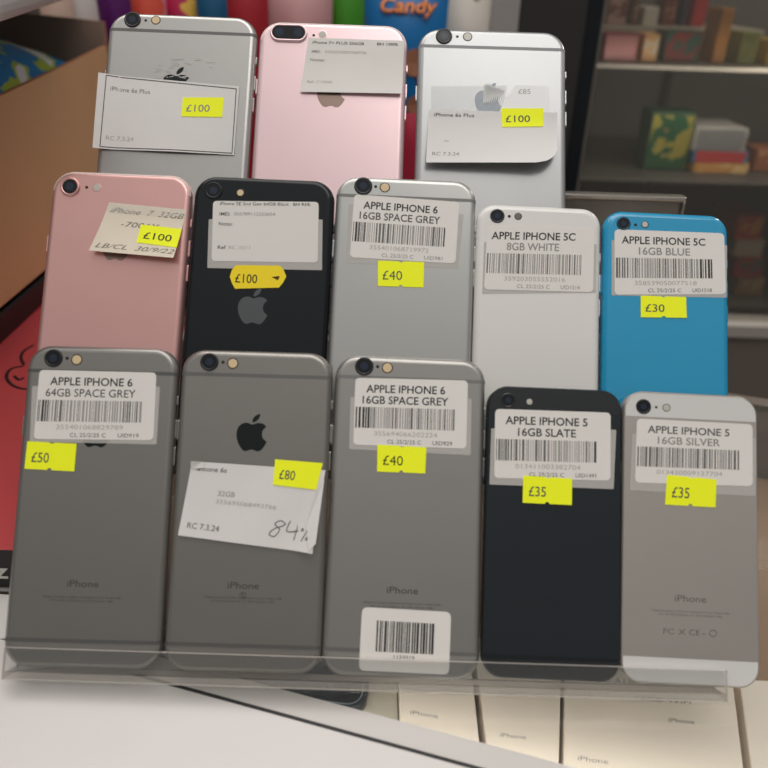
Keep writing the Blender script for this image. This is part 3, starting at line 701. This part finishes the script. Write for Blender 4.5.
def pillow(w, h, t, N=16, crimp=.06):
    """puffy packet standing in the XZ plane, front to -Y"""
    mb = MB()
    for s in (-1, 1):
        ids = []
        for j in range(N + 1):
            row = []
            for i in range(N + 1):
                u, v = 2 * i / N - 1, 2 * j / N - 1
                k = max(0, 1 - abs(u) ** 2.6) ** .6 * max(0, 1 - (abs(v) / (1 - crimp)) ** 3) ** .6 if abs(v) < 1 - crimp else 0
                k *= 1 + .08 * math.sin(5 * u + 3 * v)
                row.append(mb.vert(u * w / 2 * (1 - .05 * (1 - v * v)), s * (.3 + k * t / 2), (v + 1) / 2 * h))
            ids.append(row)
        for j in range(N):
            for i in range(N):
                q = [ids[j][i], ids[j][i + 1], ids[j + 1][i + 1], ids[j + 1][i]]; mb.face(q if s < 0 else q[::-1], 0, True)
    return mb
def blotch(name, cols, scale, rough=.4, stops=None):
    """procedural printed pattern of irregular patches"""
    m = bpy.data.materials.new(name); m.use_nodes = True; nt = m.node_tree; L = nt.links; b = nt.nodes['Principled BSDF']; b.inputs['Roughness'].default_value = rough
    tc = nt.nodes.new('ShaderNodeTexCoord'); n = nt.nodes.new('ShaderNodeTexNoise'); n.inputs['Scale'].default_value = scale; n.inputs['Detail'].default_value = 2
    r = nt.nodes.new('ShaderNodeValToRGB'); r.color_ramp.interpolation = 'CONSTANT'
    stops = stops or [k / len(cols) for k in range(len(cols))]
    r.color_ramp.elements[0].position = 0; r.color_ramp.elements[0].color = lin(cols[0]) + (1,)
    r.color_ramp.elements[1].position = stops[1]; r.color_ramp.elements[1].color = lin(cols[1]) + (1,)
    for k in range(2, len(cols)):
        e = r.color_ramp.elements.new(stops[k]); e.color = lin(cols[k]) + (1,)
    L.new(tc.outputs['Object'], n.inputs['Vector']); L.new(n.outputs['Fac'], r.inputs[0]); L.new(r.outputs[0], b.inputs['Base Color'])
    return m
mb = pillow(210, 250, 90); 
for v in mb.v: v.xyz = (v.x, v.z - 125, v.y + 45)
o = mb.build('gift_packet', blotch('blue_floral_print', [(230, 230, 228), (168, 190, 60), (14, 124, 186), (10, 112, 178), (90, 160, 190), (226, 226, 226)], 24, .35, [0, .36, .42, .55, .6, .64]))
o.location = Vector((-392, 442, 129)) * MM; tag(o, 'blue printed packet with white and lime shapes inside the cardboard box', 'packet')
mb = MB().box(-70, 70, -60, 60, 0, 73); bx_ = bevel(mb.build('carton', K('plain_carton', (120, 96, 80), .8), None, True), 2)
bx_.location = Vector((-392, 425, 49.4)) * MM; tag(bx_, 'brown carton under the blue packet inside the cardboard box', 'box')

# ------------------------------------------------------------------ back shelf with sweet packets
sh = MB().box(-900, 108, 440, 840, -30, 0).build('trim_1', K('back_shelf_grey', (150, 142, 134), .6, noise=.05, nscale=10), None, True); structure(sh)
def bag(px0, px1, y, h, m, label, name='sweet_packet', t=50, cat='packet', lift=0, extra=None, tilt=0):
    a, b = at_y(px0, 10, y), at_y(px1, 10, y); w = b.x - a.x
    o = empty(name, ((a.x + b.x) / 2, y, lift)); tag(o, label, cat, 'sweet packets on the back shelf')
    pillow(w * 1.04, h, min(t, w * .8)).build('packet_body', m, o); o.rotation_euler.y = tilt
    if extra: extra(o, w, h)
    return o
q0, q1 = at_z(0, 26, 244), at_z(70, 0, 244); dd = (q1 - q0).normalized(); qa, qb = q0 - dd * 60, q1 + dd * 130
mb = MB(); mb.prism([(qa.x + 420, qa.y - 430), (qb.x + 420, qb.y - 430), (qb.x + 420 - 260, qb.y - 430), (qa.x + 420 - 300, qa.y - 430)], 0, 60)
o = bevel(mb.build('foam_lid', K('grey_white_foam', (214, 212, 212), .6), None, True), 9, 4)
o.location = Vector((-420, 430, 243.2)) * MM; tag(o, 'grey-white lid lying across the top of the cardboard box at the upper left', 'lid')

bag(40, 74, 690, 262, blotch('peach_print', [(214, 170, 150), (226, 196, 180), (190, 120, 110)], 18), 'peach coloured packet at the far left of the back shelf')
bag(73, 99, 740, 262, blotch('dark_white_print', [(40, 38, 42), (220, 214, 210), (60, 50, 60)], 22), 'dark and white packet beside the purple packet')
bag(98, 131, 670, 266, K('purple_foil', (92, 28, 104), .3), 'shiny purple packet left of the pink packets')
bag(130, 166, 690, 262, blotch('pink_print', [(214, 56, 96), (236, 160, 180), (230, 90, 70), (240, 214, 190)], 20), 'hot pink patterned packet right of the purple packet')
bag(164, 200, 705, 264, blotch('magenta_print', [(222, 70, 120), (246, 200, 90), (200, 40, 90), (240, 190, 200)], 24), 'magenta and yellow packet left of the teal packet')
bag(197, 232, 690, 262, blotch('teal_print', [(20, 112, 150), (16, 90, 130), (210, 90, 70)], 14), 'teal blue packet with a red patch, above the left phone')
bag(228, 268, 640, 262, K('red_foil', (168, 30, 44), .35, noise=.15, nscale=14), 'plain red packet behind the gap between grey and pink phones')
bag(268, 332, 680, 264, blotch('pink_beige_print', [(222, 168, 164), (200, 150, 150), (230, 196, 186)], 14), 'pink-beige packet behind the pink phone')
bag(331, 364, 690, 266, blotch('green_print', [(92, 176, 40), (70, 150, 36), (150, 204, 60)], 20), 'bright green packet left of the blue sweet packet')
def candy(o, w, h):
    mb = MB(); fn = lambda u, v: (-w / 2 + u * w, -t_at(u, v) - 1.2, h * (1 - v))
    def t_at(u, v):
        a, b = 2 * u - 1, 2 * (1 - v) - 1
        k = max(0, 1 - abs(a) ** 2.6) ** .6 * max(0, 1 - (abs(b) / .94) ** 3) ** .6
        return .3 + k * 25 * 1.08
    text(mb, 'Candy', fn, .16, .86, .03, .085, 0, .045, .05)
    text(mb, 'Candy', lambda u, v: Vector(fn(u, v)) - Vector((0, .6, 0)), .17, .85, .034, .081, 1, .012, .05)
    mb.build('printed_text', [K('dark_red_print', (120, 30, 20), .5), K('orange_print', (240, 140, 60), .5)], o)
    mb = MB()
    for cx, cy, r in ((.62, .26, .16), (.80, .32, .13), (.66, .42, .12)):
        mb.poly([fn(cx + r * math.cos(k * .3927), cy + r * w / h * math.sin(k * .3927)) for k in range(16)][::-1])
    mb.build('printed_picture', K('brown_sweets_print', (168, 112, 84), .5, noise=.3, nscale=40), o)
bag(366, 447, 640, 258, K('blue_foil', (14, 112, 178), .3), 'blue sweet packet lettered Candy in orange, between pink and silver phones', extra=candy)
bag(403, 432, 560, 150, blotch('dark_red_print', [(60, 20, 44), (176, 36, 66), (190, 30, 50), (70, 24, 50)], 12), 'dark purple and red packet low between pink and silver phones')
bag(446, 490, 665, 250, blotch('cream_print', [(206, 196, 182), (150, 120, 100), (214, 206, 196), (226, 60, 90)], 16, .4, [0, .4, .46, .66]), 'cream and brown packet behind the silver phone')

# ------------------------------------------------------------------ wall post, cabinet, products
structure(MB().box(107, 137, 700, 760, -900, 900).build('trim_2', K('grey_white_paint', (176, 172, 168), .6), None, True))
cab = empty('display_cabinet', (480, 740, -900)); tag(cab, 'tall dark framed glass cabinet with stocked shelves at the right', 'cabinet')
dark_f = K('dark_grey_frame', (58, 56, 54), .45); blue_f = K('blue_black_frame', (22, 28, 34), .35)
def cb(name, x0, x1, y0, y1, z0, z1, m):
    return bevel(MB().box(x0 - 480, x1 - 480, y0 - 740, y1 - 740, z0 + 900, z1 + 900).build(name, m, cab, True), .8, 1)
cb('door_stile', 138, 211, 700, 740, -900, 900, dark_f); cb('door_stile', 211.5, 229, 704, 740, -900, 900, blue_f)
cb('door_edge', 229.3, 232.3, 706, 738, -110, 900, K('pale_edge', (120, 116, 110), .4))
cb('door_stile', 900, 960, 700, 740, -900, 900, dark_f)
cb('bottom_rail', 212, 900, 702, 740, -146, -128, K('pale_rail', (186, 180, 172), .4)); cb('plinth_panel', 212, 900, 706, 740, -900, -146, K('grey_brown_panel', (124, 114, 106), .6, noise=.08, nscale=8))
cb('glass_door', 232.5, 900, 716, 720, -128, 900, pane('cabinet_glass', (.86, .85, .82), .6, .15, (.34, .33, .30)))  # grey diffuse veil stands in for reflected haze on the glass
inner = K('dark_cabinet_inside', (96, 93, 88), .7, noise=.06, nscale=8)
cb('back_panel', 138, 960, 1130, 1136, -900, 900, inner); cb('side_panel', 138, 144, 742, 1130, -900, 900, inner); cb('side_panel', 954, 960, 742, 1130, -900, 900, inner)
cb('upright', 452, 462, 1118, 1130, -120, 900, K('black_upright', (28, 27, 26), .6))
glass_sh = K('pale_shelf', (112, 106, 96), .4)
zs = {}
for k, (py, yy) in enumerate(((66, 800), (181, 800), (304, 800))):
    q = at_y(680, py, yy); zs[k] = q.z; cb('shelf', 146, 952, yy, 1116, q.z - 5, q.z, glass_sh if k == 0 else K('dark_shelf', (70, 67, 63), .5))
q = at_y(650, 27, 950); zs['u'] = q.z; cb('shelf_riser', 260, 520, 950, 1112, zs[0] + .3, q.z, K('cream_riser', (178, 166, 152), .6))
def product(px0, px1, py0, py1, y, zb, cols, label, name='boxed_product', depth=50, group='stock on the cabinet shelves', sc=44, cat='box'):
    a, b = at_y(px0, py1, y), at_y(px1, py0, y); w = b.x - a.x; h = at_y((px0 + px1) / 2, py0, y).z - zb
    o = empty(name, ((a.x + b.x) / 2, y, zb)); tag(o, label, cat, group)
    bevel(MB().box(-w / 2, w / 2, 0, depth, 0, h).build('box_body', K('body_%d_%d_%d' % cols[0], cols[0], .5), o, True), 1.2)
    m = blotch('print', list(cols), sc) if len(cols) > 1 else K('front_%d_%d_%d' % cols[0], cols[0], .5)
    bevel(MB().box(-w * .46, w * .46, -.8, 0, h * .05, h * .95).build('printed_front', m, o, True), .3)
    return o
Z0, Z1, Z2, ZU = zs[0] + .4, zs[1] + .4, zs[2] + .4, zs['u'] + .4
product(606, 630, -8, 25, 970, ZU, ((190, 150, 140), (120, 70, 60)), 'pale pink carton on the upper riser, leftmost in the cabinet')
product(631, 641, -4, 25, 970, ZU, ((120, 80, 70), (190, 150, 130)), 'narrow brown carton on the riser, left of the white jar')
product(642, 660, 7, 25, 965, ZU, ((214, 204, 192),), 'small white tub on the riser behind the cabinet glass', 'tub', cat='tub')
product(662, 680, -8, 25, 980, ZU, ((120, 62, 50), (160, 110, 90)), 'brown and red carton on the riser, right of the white tub')
product(681, 690, -8, 22, 980, ZU, ((50, 54, 84),), 'narrow navy blue carton on the cabinet riser')
product(692, 711, -8, 18, 980, ZU, ((184, 40, 44),), 'bright red carton on the riser behind the cabinet glass')
product(602, 640, 34, 60, 830, Z0, ((150, 50, 66), (196, 130, 130), (170, 60, 80)), 'wide pink and crimson carton at the left of the upper cabinet shelf')
product(641, 661, 34, 60, 835, Z0, ((222, 170, 110), (214, 196, 170)), 'yellow and cream carton beside the pink carton in the cabinet')
product(662, 704, 31, 62, 850, Z0, ((40, 66, 56), (140, 50, 44), (50, 84, 72), (170, 190, 180)), 'dark green carton with red and white print on the upper shelf')
product(711, 736, 8, 64, 850, Z0, ((190, 124, 66), (206, 140, 70), (196, 76, 44)), 'tall orange carton on the upper cabinet shelf')
product(737, 762, 32, 62, 850, Z0, ((132, 136, 70), (150, 150, 90)), 'olive green carton right of the tall orange carton')
product(764, 790, 40, 66, 850, Z0, ((200, 160, 50), (60, 60, 90)), 'yellow carton at the right edge of the upper cabinet shelf')
product(642, 698, 112, 170, 860, Z1, ((24, 70, 46), (170, 110, 90), (34, 84, 52), (150, 140, 60), (40, 90, 56), (130, 120, 110)), 'green patterned carton standing alone on the middle cabinet shelf', sc=26)
for k, (y0, y1, cols, lb) in enumerate(((163, 175, ((206, 150, 84), (226, 190, 130)), 'orange and cream flat carton at the bottom of the stack on the middle shelf'),
                                        (151, 163, ((50, 110, 150), (180, 60, 60), (60, 130, 170)), 'blue and red flat carton in the middle of the cabinet stack'),
                                        (128, 151, ((170, 166, 160), (120, 120, 120), (190, 188, 184)), 'grey-white flat carton on top of the cabinet stack'))):
    a = at_y(692, y1, 850); t = at_y(692, y0, 850).z; zb = Z1 if k == 0 else zt + .3
    product(692, 750, y0, y1, 850, zb, cols, lb, depth=80); zt = t
product(752, 800, 150, 174, 870, Z1, ((150, 90, 60), (176, 130, 96)), 'brown flat carton right of the cabinet stack')
for k, (y0, y1, cols, lb) in enumerate(((278, 301, ((150, 110, 70), (180, 150, 110)), 'tan carton at the bottom of the low stack in the cabinet'),
                                        (257, 278, ((170, 44, 40), (90, 80, 74)), 'red and grey carton in the low stack in the cabinet'),
                                        (240, 257, ((190, 172, 150),), 'cream carton in the low stack in the cabinet'),
                                        (216, 240, ((200, 50, 40), (220, 140, 40)), 'red and orange carton on top of the low stack in the cabinet'))):
    t = at_y(740, y0, 840).z; zb = Z2 if k == 0 else zt + .3
    product(733, 766, y0, y1, 840, zb, cols, lb, depth=80); zt = t

# silver metal box
steel = K('brushed_steel', (150, 144, 136), .34, .8, noise=.08, nscale=60)
o = empty('metal_panel', (145, 252, 0)); tag(o, 'upright brushed silver metal panel behind the white and blue phones', 'panel')
MB().box(-72, 39.5, -1, 2, 0, 150).build('panel_sheet', steel, o, True)
fm_ = K('bright_steel', (206, 200, 190), .25, .85)
for nm, a in (('top_rim', (-73, 41, -4, 4, 151, 154)), ('side_rim', (39, 41, -4, 4, 0, 150.9)), ('side_rim', (-74.5, -72.5, -4, 4, 0, 150.9)), ('foot', (-73, 41, -22, 22, 0, 3))):
    bevel(MB().box(*a).build(nm, fm_, o, True), .8)

# ------------------------------------------------------------------ setting
structure(MB().box(-2500, 2500, -1500, 2500, -905, -901).build('floor', K('brown_floor', (120, 104, 92), .6, noise=.15, nscale=5), None, True))
structure(MB().box(-2500, 2500, 1400, 1410, -901, 2200).build('wall_back', K('dark_wall', (92, 86, 80), .8, noise=.08, nscale=6), None, True))

# ------------------------------------------------------------------ light
w = bpy.data.worlds.new('world'); S.world = w; w.use_nodes = True; nt = w.node_tree; L = nt.links
bg = nt.nodes['Background']; tc = nt.nodes.new('ShaderNodeTexCoord'); sp = nt.nodes.new('ShaderNodeSeparateXYZ'); L.new(tc.outputs['Generated'], sp.inputs[0])
mp = nt.nodes.new('ShaderNodeMapRange'); mp.inputs[1].default_value = -1; mp.inputs[2].default_value = 1; L.new(sp.outputs['Z'], mp.inputs[0])
rp = nt.nodes.new('ShaderNodeValToRGB'); L.new(mp.outputs[0], rp.inputs[0])
st_ = [(0, .06), (.5, .10), (.66, .13), (.76, .27), (.88, .55), (1, .75)]
for k, (pos, v) in enumerate(st_):
    e = rp.color_ramp.elements[k] if k < 2 else rp.color_ramp.elements.new(pos)
    e.position = pos; e.color = (v, v * .975, v * .945, 1)
L.new(rp.outputs[0], bg.inputs[0]); bg.inputs[1].default_value = 1.0
def area(loc, aim, sx, sy, power, col=(1, .97, .93)):
    l = bpy.data.lights.new('ceiling_and_added_light', 'AREA'); l.shape = 'RECTANGLE'; l.size = sx; l.size_y = sy; l.energy = power; l.color = col  # ceiling panels, and the fill lights added in counter and cabinet
    o = bpy.data.objects.new('ceiling_and_added_light', l); C.objects.link(o); o.location = loc
    o.rotation_euler = (Vector(aim) - Vector(loc)).to_track_quat('-Z', 'Y').to_euler(); return o
area((.1, .12, 1.85), (0, .05, 0), 1.8, .9, 11)
area((-.75, 1.0, 1.9), (-.1, .6, 0), 1.6, .7, 7)
lp = cpt(140, 14.5, -8) * MM; area(lp, lp + EN * .05 + Vector((0, 0, -.02)), .24, .006, .042, (1, .95, .88))   # unseen fill strip added under the frame to brighten the boxes
area((.55, .80, zs[0] * MM - .012), (.52, 1.0, -.05), .6, .04, .55, (1, .95, .88))    # fill light added under the top cabinet shelf to lift the lower stock
area((.80, .765, .62), (.5, 1.0, -.1), .6, .05, 2.2, (1, .95, .88))          # unseen fill light added to brighten the cabinet inside
